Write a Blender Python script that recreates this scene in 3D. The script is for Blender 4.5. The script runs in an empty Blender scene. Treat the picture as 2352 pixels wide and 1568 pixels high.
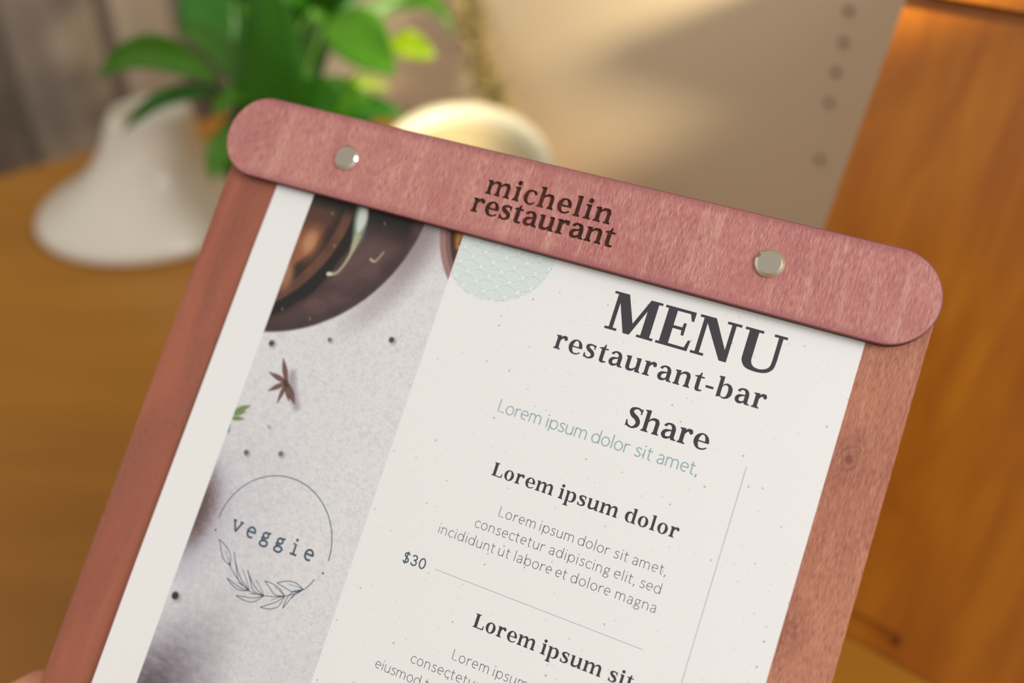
import bpy, bmesh, math, random
import numpy as np
from mathutils import Vector, Matrix

# ------------------------------------------------------------------ camera, world, lights
SC = bpy.context.scene
COL = SC.collection
R = math.radians
FPX, CX, CY = 2150.0, 1176.0, 784.0
CAM_Z, PITCH = 0.415, R(35)
cam_d = bpy.data.cameras.new('camera')
cam = bpy.data.objects.new('camera', cam_d); COL.objects.link(cam)
cam.location = (0, 0, CAM_Z); cam.rotation_euler = (R(90) - PITCH, 0, 0)
cam_d.sensor_width = 36; cam_d.lens = FPX / 2352 * 36
cam_d.clip_start = 0.01; cam_d.clip_end = 50
cam_d.dof.use_dof = True; cam_d.dof.focus_distance = 0.296; cam_d.dof.aperture_fstop = 3.9
SC.camera = cam
SC.view_settings.view_transform = 'Standard'; SC.view_settings.look = 'None'
SC.view_settings.gamma = 1.0; SC.view_settings.exposure = 0.0
SC.view_settings.use_curve_mapping = False

world = bpy.data.worlds.new('room_light'); SC.world = world; world.use_nodes = True
wn = world.node_tree.nodes; wl = world.node_tree.links
bg = wn['Background']; bg.inputs[1].default_value = 0.68
tc = wn.new('ShaderNodeTexCoord'); sx = wn.new('ShaderNodeSeparateXYZ'); rp = wn.new('ShaderNodeValToRGB')
mp = wn.new('ShaderNodeMapRange'); mp.inputs[1].default_value = -1; mp.inputs[2].default_value = 1
wl.new(tc.outputs['Generated'], sx.inputs[0]); wl.new(sx.outputs[2], mp.inputs[0]); wl.new(mp.outputs[0], rp.inputs[0])
rp.color_ramp.elements[0].color = (0.30, 0.21, 0.13, 1); rp.color_ramp.elements[0].position = 0.30
rp.color_ramp.elements[1].color = (1.0, 0.95, 0.89, 1); rp.color_ramp.elements[1].position = 0.62
wl.new(rp.outputs[0], bg.inputs[0])

def light(name, kind, loc, target, energy, color, **kw):
    d = bpy.data.lights.new(name, kind); d.energy = energy; d.color = color
    for k, v in kw.items(): setattr(d, k, v)
    o = bpy.data.objects.new(name, d); COL.objects.link(o); o.location = loc
    o.rotation_euler = (Vector(target) - Vector(loc)).to_track_quat('-Z', 'Y').to_euler()
    return o
light('added_wall_spot', 'SPOT', (.377, .214, .50), (-.12, 1.05, .16), 52.0, (1.0, .84, .56),
      spot_size=R(37), spot_blend=.5, shadow_soft_size=.02)  # added warm spot, brightens the wall and throws the shelf shadow
light('window_daylight', 'AREA', (1.15, -.75, 1.35), (0, .3, .2), 22.5, (.955, .98, 1.0), shape='RECTANGLE', size=.9, size_y=.9)

# ------------------------------------------------------------------ helpers
def lin(c, a=1.0):
    def f(v):
        v /= 255.0
        return v / 12.92 if v <= .04045 else ((v + .055) / 1.055) ** 2.4
    return (f(c[0]), f(c[1]), f(c[2]), a)

def obj(name, me, mat=None, parent=None, smooth=False):
    o = bpy.data.objects.new(name, me); COL.objects.link(o)
    for m in (mat if isinstance(mat, (list, tuple)) else [mat]):
        if m is not None: me.materials.append(m)
    if parent is not None: o.parent = parent
    if smooth:
        for p in me.polygons: p.use_smooth = True
    return o

def mesh(name, v, f):
    me = bpy.data.meshes.new(name); me.from_pydata([tuple(map(float, p)) for p in v], [], f); me.update(); return me

def frombm(name, bm):
    bmesh.ops.recalc_face_normals(bm, faces=bm.faces)
    me = bpy.data.meshes.new(name); bm.to_mesh(me); bm.free(); return me

def empty(name, label, cat, matrix=None, group=None):
    o = bpy.data.objects.new(name, None); COL.objects.link(o); o.empty_display_size = .02
    if matrix is not None: o.matrix_world = matrix
    return tag(o, label, cat, group)

def tag(o, label, cat, group=None):
    o['label'] = label; o['category'] = cat
    if group: o['group'] = group
    return o

class Mat:
    def __init__(s, name, rough=.5, color=(.5, .5, .5, 1), **kw):
        s.m = bpy.data.materials.new(name); s.m.use_nodes = True
        s.n = s.m.node_tree.nodes; s.l = s.m.node_tree.links; s.b = s.n['Principled BSDF']
        s.b.inputs['Base Color'].default_value = color; s.b.inputs['Roughness'].default_value = rough
        for k, v in kw.items(): s.b.inputs[k.replace('_', ' ')].default_value = v
    def node(s, t, **kw):
        n = s.n.new(t)
        for k, v in kw.items(): setattr(n, k, v)
        return n
    def coords(s, scale=(1, 1, 1), rot=(0, 0, 0), loc=(0, 0, 0)):
        t = s.node('ShaderNodeTexCoord'); m = s.node('ShaderNodeMapping')
        m.inputs['Scale'].default_value = scale; m.inputs['Rotation'].default_value = rot; m.inputs['Location'].default_value = loc
        s.l.new(t.outputs['Object'], m.inputs[0]); return m.outputs[0]
    def noise(s, vec, scale=1, detail=4, rough=.6, dist=0):
        n = s.node('ShaderNodeTexNoise'); n.inputs['Scale'].default_value = scale
        n.inputs['Detail'].default_value = detail; n.inputs['Roughness'].default_value = rough; n.inputs['Distortion'].default_value = dist
        s.l.new(vec, n.inputs['Vector']); return n.outputs['Fac']
    def ramp(s, fac, stops):
        r = s.node('ShaderNodeValToRGB'); e = r.color_ramp.elements
        e[0].position, e[0].color = stops[0]; e[1].position, e[1].color = stops[-1]
        for p, c in stops[1:-1]:
            x = e.new(p); x.color = c
        s.l.new(fac, r.inputs[0]); return r.outputs[0]
    def mix(s, fac, a, b, mode='MIX'):
        m = s.node('ShaderNodeMix', data_type='RGBA', blend_type=mode)
        for i, v in ((0, fac), (6, a), (7, b)):
            if hasattr(v, 'is_linked') or hasattr(v, 'links'): s.l.new(v, m.inputs[i])
            else: m.inputs[i].default_value = v
        return m.outputs[2]
    def math(s, op, a, b=0.0, c=0.0):
        m = s.node('ShaderNodeMath', operation=op)
        for i, v in enumerate((a, b, c)):
            if hasattr(v, 'links'): s.l.new(v, m.inputs[i])
            else: m.inputs[i].default_value = v
        return m.outputs[0]
    def color(s, c): s.l.new(c, s.b.inputs['Base Color']); return s
    def bump(s, h, strength=.2, dist=.0003):
        b = s.node('ShaderNodeBump'); b.inputs['Strength'].default_value = strength; b.inputs['Distance'].default_value = dist
        s.l.new(h, b.inputs['Height']); s.l.new(b.outputs[0], s.b.inputs['Normal']); return s

BLK, WHT = (0, 0, 0, 1), (1, 1, 1, 1)
def stained_wood(name, base, light_c, dark_c, off=0.0, pore=.8, rough=.5, knots=None, shade=None, rim=False):
    m = Mat(name, rough)
    m.b.inputs['Specular IOR Level'].default_value = .35
    w = m.coords((1, 1, 1), loc=(off, off * .7, 0))
    big = m.noise(m.coords((26, 9, 20), loc=(off, 0, 0)), 1, 3, .55, .6)
    streak = m.noise(m.coords((1500, 95, 300), rot=(0, 0, R(2)), loc=(off, off, 0)), 1, 5, .68)
    streak2 = m.noise(m.coords((240, 26, 120), rot=(0, 0, R(-5)), loc=(off * 2, 0, 0)), 1, 4, .6, .8)
    fine = m.noise(m.coords((4200, 380, 900), loc=(off, 0, 0)), 1, 2, .5)
    c = m.mix(m.ramp(streak, [(.33, BLK), (.66, WHT)]), lin(dark_c), lin(base))
    c = m.mix(m.ramp(streak2, [(.54, BLK), (.74, (.6, .6, .6, 1))]), c, lin(light_c))
    c = m.mix(m.ramp(big, [(.3, BLK), (.7, (.55, .55, .55, 1))]), c, lin([min(255, base[0] + 12), base[1] + 14, base[2] + 6]))
    c = m.mix(m.ramp(fine, [(.32, (pore, pore, pore, 1)), (.50, BLK)]), c, lin(dark_c))
    c = m.mix(m.ramp(fine, [(.56, BLK), (.76, (.7, .7, .7, 1))]), c, lin(light_c))
    if rim:                                      # scorched, darker stain along the two long edges
        t = m.node('ShaderNodeTexCoord'); sp = m.node('ShaderNodeSeparateXYZ'); m.l.new(t.outputs['Object'], sp.inputs[0])
        d = m.math('DIVIDE', m.math('ABSOLUTE', m.math('SUBTRACT', sp.outputs[1], .0457)), .0152)
        d = m.math('ADD', d, m.math('MULTIPLY', m.math('SUBTRACT', streak, .5), .35))
        c = m.mix(m.ramp(d, [(.80, BLK), (1.0, (.6, .6, .6, 1))]), c, lin((136, 72, 80)))
        bl = m.noise(m.coords((70, 55, 20), loc=(4, 1, 0)), 1, 3, .6, .5)
        c = m.mix(m.ramp(bl, [(.45, BLK), (.70, (.38, .38, .38, 1))]), c, lin((166, 94, 98)))
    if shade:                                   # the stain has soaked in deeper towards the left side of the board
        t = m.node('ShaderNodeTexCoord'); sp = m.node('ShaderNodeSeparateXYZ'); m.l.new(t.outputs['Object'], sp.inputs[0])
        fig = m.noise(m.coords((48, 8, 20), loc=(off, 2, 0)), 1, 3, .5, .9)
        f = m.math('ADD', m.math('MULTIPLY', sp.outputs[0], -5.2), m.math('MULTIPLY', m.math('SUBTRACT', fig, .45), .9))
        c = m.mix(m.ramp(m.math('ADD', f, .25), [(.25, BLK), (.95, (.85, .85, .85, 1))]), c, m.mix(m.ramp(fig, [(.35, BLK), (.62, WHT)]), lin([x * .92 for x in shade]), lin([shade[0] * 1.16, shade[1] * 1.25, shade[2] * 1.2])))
    if knots:
        for (ku, kv, kr) in knots:
            t = m.node('ShaderNodeTexCoord'); mpn = m.node('ShaderNodeMapping')
            mpn.inputs['Location'].default_value = (-ku, -kv * .55, 0); mpn.inputs['Scale'].default_value = (1, .55, 0)
            m.l.new(t.outputs['Object'], mpn.inputs[0])
            wob = m.noise(m.coords((170, 110, 60)), 1, 3)
            ln = m.node('ShaderNodeVectorMath', operation='LENGTH'); m.l.new(mpn.outputs[0], ln.inputs[0])
            d = m.math('ADD', ln.outputs['Value'], m.math('MULTIPLY', m.math('SUBTRACT', wob, .5), kr * 4))
            ring = m.ramp(m.math('DIVIDE', d, kr * 3), [(0, (.75, .75, .75, 1)), (.12, (.3, .3, .3, 1)), (.2, (.1, .1, .1, 1)), (.3, (.55, .55, .55, 1)), (.42, (.12, .12, .12, 1)), (.6, (.25, .25, .25, 1)), (1, BLK)])
            c = m.mix(ring, c, lin([int(x * .8) for x in dark_c]))
    m.color(c); m.bump(streak, .10, .0002)
    return m.m

M_BAR = stained_wood('mauve_stained_bar_wood', (203, 140, 133), (232, 190, 172), (158, 88, 90), 0.0, rim=True)
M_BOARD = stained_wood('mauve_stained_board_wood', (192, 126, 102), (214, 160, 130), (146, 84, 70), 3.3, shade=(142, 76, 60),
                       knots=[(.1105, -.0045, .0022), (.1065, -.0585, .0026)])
M_BURNT = Mat('laser_burnt_edge', .8, lin((74, 44, 34))).m
M_CUT = Mat('engraved_burnt_wood', .75)
M_CUT.color(M_CUT.ramp(M_CUT.noise(M_CUT.coords((700, 200, 300)), 1, 3), [(.3, lin((58, 28, 20))), (.7, lin((104, 52, 38)))])); M_CUT = M_CUT.m
M_METAL = Mat('polished_nickel', .07, (.80, .74, .64, 1), Metallic=1.0).m
M_METALF = Mat('nickel_tan_reflection', .32, (.50, .45, .37, 1), Metallic=1.0).m  # flat face of the posts, dim tan reflection put into the colour

# ------------------------------------------------------------------ frames of the held menu board
def world_from_cam(v):                      # camera x right, y down, z forward -> world axes
    c, s = math.cos(PITCH), math.sin(PITCH)
    return Vector((v[0], v[2] * c - v[1] * s, -v[1] * c - v[2] * s))
BX = world_from_cam((0.9186084, 0.27498864, -0.28379544))
BY = -world_from_cam((-0.3128833, 0.9447961, -0.09728499))
BZ = -world_from_cam((0.24137656, 0.17816167, 0.95393699))
BO = Vector((0, 0, CAM_Z)) + world_from_cam((0, 0, 0.31096194))
M_HELD = Matrix(((BX.x, BY.x, BZ.x, BO.x), (BX.y, BY.y, BZ.y, BO.y), (BX.z, BY.z, BZ.z, BO.z), (0, 0, 0, 1)))
MM = .001

def prism(name, loop, z0, z1, bevel=0.0, seg=2):
    bm = bmesh.new()
    vs = [bm.verts.new((x, y, z0)) for x, y in loop]
    f = bm.faces.new(vs)
    ex = bmesh.ops.extrude_face_region(bm, geom=[f])
    bmesh.ops.translate(bm, verts=[g for g in ex['geom'] if isinstance(g, bmesh.types.BMVert)], vec=(0, 0, z1 - z0))
    bmesh.ops.recalc_face_normals(bm, faces=bm.faces)
    if bevel:
        es = [e for e in bm.edges if abs(e.verts[0].co.z - e.verts[1].co.z) < 1e-7]
        bmesh.ops.bevel(bm, geom=es, offset=bevel, segments=seg, affect='EDGES', profile=.5)
    return frombm(name, bm)

def side_slot(me, lim=.6):                   # side faces take the second material
    for p in me.polygons: p.material_index = 1 if abs(p.normal.z) < lim else 0

def stadium(u0, u1, v0, v1, n=24, k=1.0):
    r = (v1 - v0) / 2; cy = (v0 + v1) / 2; out = []
    for i in range(n + 1):
        a = -math.pi / 2 + math.pi * i / n; out.append((u1 - r + r * math.cos(a) * k, cy + r * math.sin(a)))
    for i in range(n + 1):
        a = math.pi / 2 + math.pi * i / n; out.append((u0 + r + r * math.cos(a) * k, cy + r * math.sin(a)))
    return out

def rrect(x0, x1, y0, y1, r, n=6):
    out = []
    for cx, cy, a0 in ((x1 - r, y0 + r, -90), (x1 - r, y1 - r, 0), (x0 + r, y1 - r, 90), (x0 + r, y0 + r, 180)):
        for i in range(n + 1):
            a = R(a0 + 90 * i / n); out.append((cx + r * math.cos(a), cy + r * math.sin(a)))
    return out

# ------------------------------------------------------------------ pen strokes and letter shapes (font units, y up)
def catmull(P, n=8):
    P = [np.array(p, float) for p in P]
    if len(P) < 3: return [P[0] + (P[1] - P[0]) * t / n for t in range(n + 1)]
    Q = [2 * P[0] - P[1]] + P + [2 * P[-1] - P[-2]]; out = []
    for i in range(1, len(Q) - 2):
        a, b, c, d = Q[i - 1:i + 3]
        for t in range(n):
            t = t / n
            out.append(.5 * ((2 * b) + (c - a) * t + (2 * a - 5 * b + 4 * c - d) * t * t + (3 * b - a - 3 * c + d) * t ** 3))
    out.append(P[-1]); return out

def band(pts, w=None, closed=False):          # variable-width pen stroke -> list of quads
    pts = [np.array(p, float) for p in pts]; n = len(pts); L = []; Rr = []
    for i, p in enumerate(pts):
        a = pts[(i - 1) % n] if (i or closed) else p; b = pts[(i + 1) % n] if (i < n - 1 or closed) else p
        d = (b - a)[:2]; d = d / (np.hypot(*d) + 1e-12); nrm = np.array((-d[1], d[0])); ww = (p[2] if len(p) > 2 else w) / 2
        L.append(p[:2] + nrm * ww); Rr.append(p[:2] - nrm * ww)
    out = []
    for i in range(n if closed else n - 1):
        j = (i + 1) % n; out.append([L[i], L[j], Rr[j], Rr[i]])
    return out

def pen(P, n=8): return band(catmull(P, n))
def arc(cx, cy, rx, ry, a0, a1, n=20):
    return [(cx + rx * math.cos(R(a0 + (a1 - a0) * i / n)), cy + ry * math.sin(R(a0 + (a1 - a0) * i / n))) for i in range(n + 1)]
def ring(cx, cy, rx, ry, ix, iy, irx, iry, a0=0, a1=360, n=40):
    o = arc(cx, cy, rx, ry, a0, a1, n); i = arc(ix, iy, irx, iry, a0, a1, n)
    return [[o[k], o[k + 1], i[k + 1], i[k]] for k in range(n)]
def dot(cx, cy, r, n=18): return [arc(cx, cy, r, r, 0, 360, n)[:-1]]
def foot(x, w, l=56, r=56, y=0, up=1):
    s = up
    return [[(x - l, y), (x + w + r, y), (x + w + r, y + 36 * s), (x + w + 16, y + 58 * s), (x + w, y + 100 * s), (x, y + 100 * s), (x - 16, y + 58 * s), (x - l, y + 36 * s)]]
def flag(x, w, H, l=62): return [[(x - l, H - 46), (x - l, H - 14), (x + w * .6, H + 4), (x + w, H + 4), (x + w, H - 110), (x, H - 110), (x - 12, H - 66)]]
def box(x0, x1, y0, y1): return [[(x0, y0), (x1, y0), (x1, y1), (x0, y1)]]

def arch(x0, x1, w):                          # shoulder of n, m, h into a right-hand stem
    o = catmull([(x0 - 14, 395), (x0 + 50, 492), (x0 + 170, 550), (x1 + w - 60, 518), (x1 + w, 400), (x1 + w, 340)], 8)
    i = catmull([(x0 - 14, 330), (x0 + 50, 412), (x0 + 130, 452), (x1 - 30, 440), (x1, 370), (x1, 340)], 8)
    return [[o[k][:2], o[k + 1][:2], i[k + 1][:2], i[k][:2]] for k in range(len(o) - 1)]
def bowl(s, x=0):                             # s=+1 bowl to the right of a stem, -1 to the left
    o = catmull([(190, 90), (235, 22), (330, -12), (480, 30), (570, 150), (588, 270), (570, 400), (490, 510), (350, 550), (250, 505), (190, 420)], 8)
    i = catmull([(190, 160), (225, 70), (300, 38), (390, 75), (425, 170), (434, 270), (424, 370), (390, 450), (310, 478), (230, 430), (190, 350)], 8)
    q = [[o[k][:2], o[k + 1][:2], i[k + 1][:2], i[k][:2]] for k in range(len(o) - 1)]
    if s < 0: q = [[(640 - p[0], p[1]) for p in f] for f in q]
    return q
W = 138
SER = {
 'n': (655, box(70, 208, 60, 470) + foot(70, W) + flag(70, W, 536) + arch(208, 442, W) + box(442, 580, 60, 342) + foot(442, W, 44, 56)),
 'm': (985, box(70, 208, 60, 470) + foot(70, W) + flag(70, W, 536) + arch(208, 425, 132) + box(425, 557, 60, 342) + foot(425, 132, 38, 42)
       + arch(557, 775, 134) + box(775, 909, 60, 342) + foot(775, 134, 38, 56)),
 'h': (660, box(70, 208, 60, 700) + foot(70, W) + flag(70, W, 760) + arch(208, 446, W) + box(446, 584, 60, 342) + foot(446, W, 44, 56)),
 'i': (335, box(100, 238, 60, 470) + foot(100, W, 60, 60) + flag(100, W, 536) + dot(165, 680, 84)),
 'l': (330, box(98, 236, 60, 700) + foot(98, W, 60, 60) + flag(98, W, 760)),
 'r': (500, box(80, 218, 60, 470) + foot(80, W, 60, 78) + flag(80, W, 536) + pen([(205, 350, 40), (240, 440, 75), (310, 497, 105), (395, 492, 118), (425, 470, 96)]) + dot(408, 444, 66)),
 'u': (655, box(62, 200, 160, 470) + flag(62, W, 536, 56) + box(432, 570, 60, 470) + flag(432, W, 536, 50) + [[(432, 0), (630, 0), (630, 36), (590, 52), (570, 100), (432, 120)]]
       + [[a, b, c, d] for a, b, c, d in (lambda o, i: [(o[k][:2], o[k + 1][:2], i[k + 1][:2], i[k][:2]) for k in range(len(o) - 1)])(
           catmull([(62, 200), (70, 90), (130, 10), (240, -12), (370, 30), (446, 130)], 8), catmull([(200, 200), (205, 130), (235, 92), (290, 84), (370, 120), (446, 205)], 8))]),
 'o': (610, ring(305, 268, 262, 282, 305, 268, 112, 232)),
 'e': (575, ring(298, 268, 258, 282, 305, 272, 112, 228, 4, 270, 44)
       + (lambda o, i: [[o[k][:2], o[k + 1][:2], i[k + 1][:2], i[k][:2]] for k in range(len(o) - 1)])(
           catmull([(298, -14), (400, -2), (480, 40), (534, 92)], 8), catmull([(305, 44), (390, 52), (450, 78), (508, 122)], 8))
       + box(180, 555, 242, 292)),
 'c': (520, ring(298, 268, 258, 282, 308, 268, 118, 232, 62, 270, 40)
       + (lambda o, i: [[o[k][:2], o[k + 1][:2], i[k + 1][:2], i[k][:2]] for k in range(len(o) - 1)])(
           catmull([(298, -14), (390, -2), (450, 40), (492, 92)], 8), catmull([(308, 36), (390, 52), (430, 78), (466, 122)], 8))
       + pen([(380, 505, 70), (440, 480, 80), (455, 420, 100), (450, 390, 60)])),
 'a': (590, pen([(128, 408, 110), (134, 446, 96), (196, 508, 66), (290, 518, 74), (384, 470, 116), (428, 360, 140), (430, 250, 140), (430, 120, 140)])
       + [[(360, 120), (500, 120), (512, 62), (580, 36), (580, 0), (410, 0), (376, 60)]]
       + pen([(400, 318, 46), (290, 300, 62), (160, 250, 110), (112, 150, 138), (150, 60, 118), (240, 34, 90), (330, 66, 66), (400, 130, 50)])),
 's': (505, pen([(400, 372, 20), (412, 430, 44), (380, 488, 66), (270, 518, 62), (150, 470, 104), (132, 400, 128), (210, 318, 140), (320, 258, 140), (384, 180, 132), (372, 90, 112), (260, 18, 62), (140, 38, 62), (92, 96, 50), (70, 172, 26)], 7)
       + [[(385, 365), (430, 365), (440, 535), (400, 535)], [(48, 175), (94, 175), (100, 20), (54, 0)]]),
 't': (400, [[(118, 120), (256, 120), (256, 672), (214, 672), (170, 560), (118, 540)], [(28, 482), (118, 482), (118, 548), (28, 516)]] + box(118, 372, 482, 536)
       + (lambda o, i: [[o[k][:2], o[k + 1][:2], i[k + 1][:2], i[k][:2]] for k in range(len(o) - 1)])(
           catmull([(118, 130), (132, 40), (190, -8), (270, -12), (385, 18)], 8), catmull([(256, 130), (262, 82), (285, 62), (320, 58), (385, 68)], 8))),
 'b': (640, box(66, 204, 20, 700) + flag(66, W, 760) + [[(66, 0), (110, 0), (204, 60), (204, 120), (66, 120)]] + bowl(1)),
 'p': (640, box(66, 204, -180, 470) + flag(66, W, 536) + foot(66, W, 58, 62, -240) + bowl(1)),
 'd': (650, box(436, 574, 40, 700) + flag(436, W, 760) + [[(436, 0), (640, 0), (640, 36), (594, 52), (574, 100), (436, 120)]] + bowl(-1)),
 '-': (370, box(45, 325, 200, 288)),
 'E': (650, box(92, 258, 0, 714) + box(32, 140, 0, 46) + box(32, 140, 668, 714) + box(258, 560, 662, 714) + box(258, 600, 0, 54) + box(258, 440, 338, 392)
       + [[(548, 540), (590, 540), (590, 714), (500, 714), (500, 662)], [(560, 0), (612, 0), (626, 196), (584, 196), (548, 54), (500, 30)], [(430, 250), (478, 250), (478, 478), (430, 478), (420, 392), (400, 365), (420, 338)]]),
 'L': (620, box(92, 258, 0, 714) + box(32, 330, 0, 46) + box(32, 330, 668, 714) + box(258, 590, 0, 54) + [[(550, 0), (600, 0), (614, 220), (572, 220), (536, 54), (480, 30)]]),
 'M': (944, box(94, 170, 30, 690) + box(20, 246, 0, 46) + box(20, 180, 668, 714) + [[(94, 714), (292, 714), (528, 130), (488, 0), (372, 0), (170, 520)]]
       + [[(488, 0), (440, 0), (468, 150), (700, 714), (730, 714), (730, 600)]] + box(690, 856, 20, 700) + box(620, 924, 0, 46) + box(700, 924, 668, 714)),
 'N': (800, box(94, 172, 30, 690) + box(20, 256, 0, 46) + box(20, 180, 668, 714) + [[(94, 714), (300, 714), (600, 190), (668, 60), (668, 0), (540, 0), (172, 590)]]
       + box(592, 668, 0, 690) + box(508, 762, 668, 714)),
 'U': (790, box(100, 266, 220, 690) + box(24, 344, 668, 714) + box(610, 686, 240, 690) + box(530, 756, 668, 714)
       + (lambda o, i: [[o[k][:2], o[k + 1][:2], i[k + 1][:2], i[k][:2]] for k in range(len(o) - 1)])(
           catmull([(100, 240), (112, 120), (200, 15), (380, -14), (560, 15), (662, 110), (686, 250)], 8), catmull([(266, 240), (272, 150), (320, 75), (420, 48), (530, 75), (594, 140), (610, 250)], 8))),
 'S': (580, pen([(488, 520, 24), (486, 600, 50), (420, 672, 70), (310, 698, 62), (170, 640, 118), (140, 545, 142), (220, 440, 158), (360, 360, 158), (444, 250, 150), (430, 120, 130), (300, 18, 64), (150, 44, 70), (90, 120, 56), (66, 232, 26)], 7)
       + [[(462, 515), (510, 515), (520, 714), (478, 714)], [(42, 236), (92, 236), (92, 30), (48, 8)]]),
}

def mono(parts, w):                            # single-weight strokes
    f = []
    for p in parts: f += band(p, w)
    return f
def sans(w):
    n = lambda dx: [arc(dx + 165, 320, 115, 170, 175, 0, 16) + [(dx + 280, 0)]]
    G = {
     'L': (450, [[(75, 715), (75, w / 2), (415, w / 2)]]), 'l': (205, [[(102, 745), (102, 0)]]), 'i': (205, [[(102, 495), (102, 0)], arc(102, 668, 14, 14, 0, 360, 8)]),
     'o': (545, [arc(272, 248, 205, 238, 0, 360, 28)]), 'c': (430, [arc(262, 248, 200, 238, 42, 318, 24)]),
     'e': (500, [[(60, 262), (438, 262)] + arc(252, 258, 187, 228, 0, 305, 26)]),
     'n': (525, [[(75, 495), (75, 0)], arc(248, 290, 175, 190, 178, 0, 18) + [(423, 0)]]),
     'm': (800, [[(75, 495), (75, 0)], arc(222, 310, 148, 172, 178, 0, 16) + [(370, 0)], arc(530, 310, 160, 172, 178, 0, 16) + [(690, 0)]]),
     'r': (345, [[(75, 495), (75, 0)], arc(262, 250, 186, 226, 165, 66, 12)]),
     'u': (525, [[(75, 495), (75, 185)] + arc(240, 180, 165, 172, 180, 340, 16), [(428, 495), (428, 0)]]),
     'd': (560, [arc(262, 248, 200, 238, 0, 360, 26), [(470, 745), (470, 0)]]),
     'b': (560, [arc(298, 248, 200, 238, 0, 360, 26), [(85, 745), (85, 0)]]),
     'p': (560, [arc(298, 248, 200, 238, 0, 360, 26), [(85, 495), (85, -175)]]),
     's': (400, [[q[:2] for q in catmull([(345, 425), (285, 470), (205, 482), (110, 435), (100, 350), (190, 275), (290, 225), (335, 140), (290, 45), (190, 12), (105, 32), (50, 82)], 6)]]),
     't': (345, [[(135, 650), (135, 120)] + arc(225, 110, 90, 98, 180, 300, 10), [(30, 478), (300, 478)]]),
     'a': (460, [[q[:2] for q in catmull([(75, 405), (130, 465), (220, 485), (320, 450), (358, 350), (360, 200), (360, 0)], 6)], [q[:2] for q in catmull([(358, 285), (230, 268), (110, 225), (62, 130), (105, 35), (190, 12), (290, 50), (360, 125)], 6)]]),
     'g': (470, [arc(220, 330, 140, 152, 0, 360, 22), [q[:2] for q in catmull([(130, 208), (88, 150), (120, 95), (250, 72), (370, 40), (392, -50), (320, -145), (200, -165), (80, -130), (55, -50), (110, 40), (160, 80)], 6)], [(305, 455), (430, 468)]]),
     ',': (190, [[(95, 45), (98, 0), (60, -110)], arc(95, 40, 16, 16, 0, 360, 8)]),
     '$': (560, [[q[:2] for q in catmull([(470, 590), (410, 665), (290, 700), (150, 650), (110, 530), (190, 415), (370, 330), (460, 200), (400, 50), (260, 0), (140, 25), (60, 110)], 6)], [(310, 800), (235, -100)]]),
     '3': (560, [[q[:2] for q in catmull([(90, 580), (150, 680), (270, 712), (390, 670), (430, 550), (370, 420), (220, 375)], 6)], [q[:2] for q in catmull([(220, 375), (390, 345), (465, 200), (400, 50), (250, 0), (120, 45), (65, 160)], 6)]]),
     '0': (580, [arc(290, 356, 215, 350, 0, 360, 30)]),
    }
    return {k: (a, mono(p, w)) for k, (a, p) in G.items()}
LIGHT, REGU, SEMI = sans(42), sans(62), sans(100)
SLAB = {k: (a, mono(p, 92)) for k, (a, p) in {
    'v': (600, [[(90, 500), (290, 30)], [(490, 500), (290, 30)], [(20, 520), (190, 520)], [(390, 520), (560, 520)]]),
    'e': (600, [[(110, 280), (480, 280)] + arc(295, 262, 190, 236, 4, 310, 26)]),
    'g': (600, [arc(270, 370, 135, 125, 0, 360, 22), [(370, 460), (420, 520), (500, 520)], [q[:2] for q in catmull([(180, 270), (120, 215), (180, 150), (310, 140), (440, 90), (460, -10), (380, -110), (230, -130), (110, -80), (90, 10), (150, 90), (240, 130)], 6)]]),
    'i': (600, [[(160, 490), (300, 490), (300, 30)], [(130, 30), (480, 30)], arc(290, 690, 26, 26, 0, 360, 10)])}.items()}

def word(font, s, u0, u1, base, em):           # faces in sheet millimetres, ink fitted between u0 and u1
    xs = []; pen_x = 0
    for ch in s:
        adv, F = font[ch]; xs.append((pen_x, F)); pen_x += adv
    allx = [(x + p[0], k) for k, (x, F) in enumerate(xs) for f in F for p in f]
    k = em / 1000.0; n = max(1, len(s) - 1)
    mn = min(x for x, _ in allx); last = [x for x, i in allx if i == len(s) - 1]
    extra = ((u1 - u0) / k - (max(last) - mn)) / n if u1 is not None else 0
    if len(s) == 1: extra = 0
    return [[(u0 + (x + i * extra - mn + p[0]) * k, -base + p[1] * k) for p in f] for i, (x, F) in enumerate(xs) for f in F]

def lift(u, v):                                # the sheet's left edge bows up a little (mm)
    a = min(max((-u - 45) / 60, 0), 1.2); b = min(max((-v + 30) / 90, 0), 1.6)
    return 0.22 + 1.5 * a * a * (.35 * min(max((27 - v) / 20, 0), 1) + b)
def printed(name, faces, mat, parent, h=.03):
    V = []; F = []
    for k, f in enumerate(faces):
        f = [tuple(p) for p in f]
        s = sum(f[i][0] * f[(i + 1) % len(f)][1] - f[(i + 1) % len(f)][0] * f[i][1] for i in range(len(f)))
        if s < 0: f = f[::-1]
        b = len(V); z = h + .0009 * (k % 23)
        V += [(x * MM, y * MM, (lift(x, y) + z) * MM) for x, y in f]; F.append(list(range(b, b + len(f))))
    return obj(name, mesh(name, V, F), mat, parent)

# ------------------------------------------------------------------ held menu board: back board, clip bar, posts
held = empty('menu_board', 'mauve-stained wooden menu clipboard held upright in front, clip bar engraved in dark serif letters', 'menu board', M_HELD)
me = prism('back_board', rrect(-.1256, .1233, -.262, .0440, .003), -.0032, 0, .00025, 1)
side_slot(me, .5); obj('back_board', me, [M_BOARD, Mat('board_cut_edge', .7, lin((196, 120, 90))).m], held)

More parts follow.
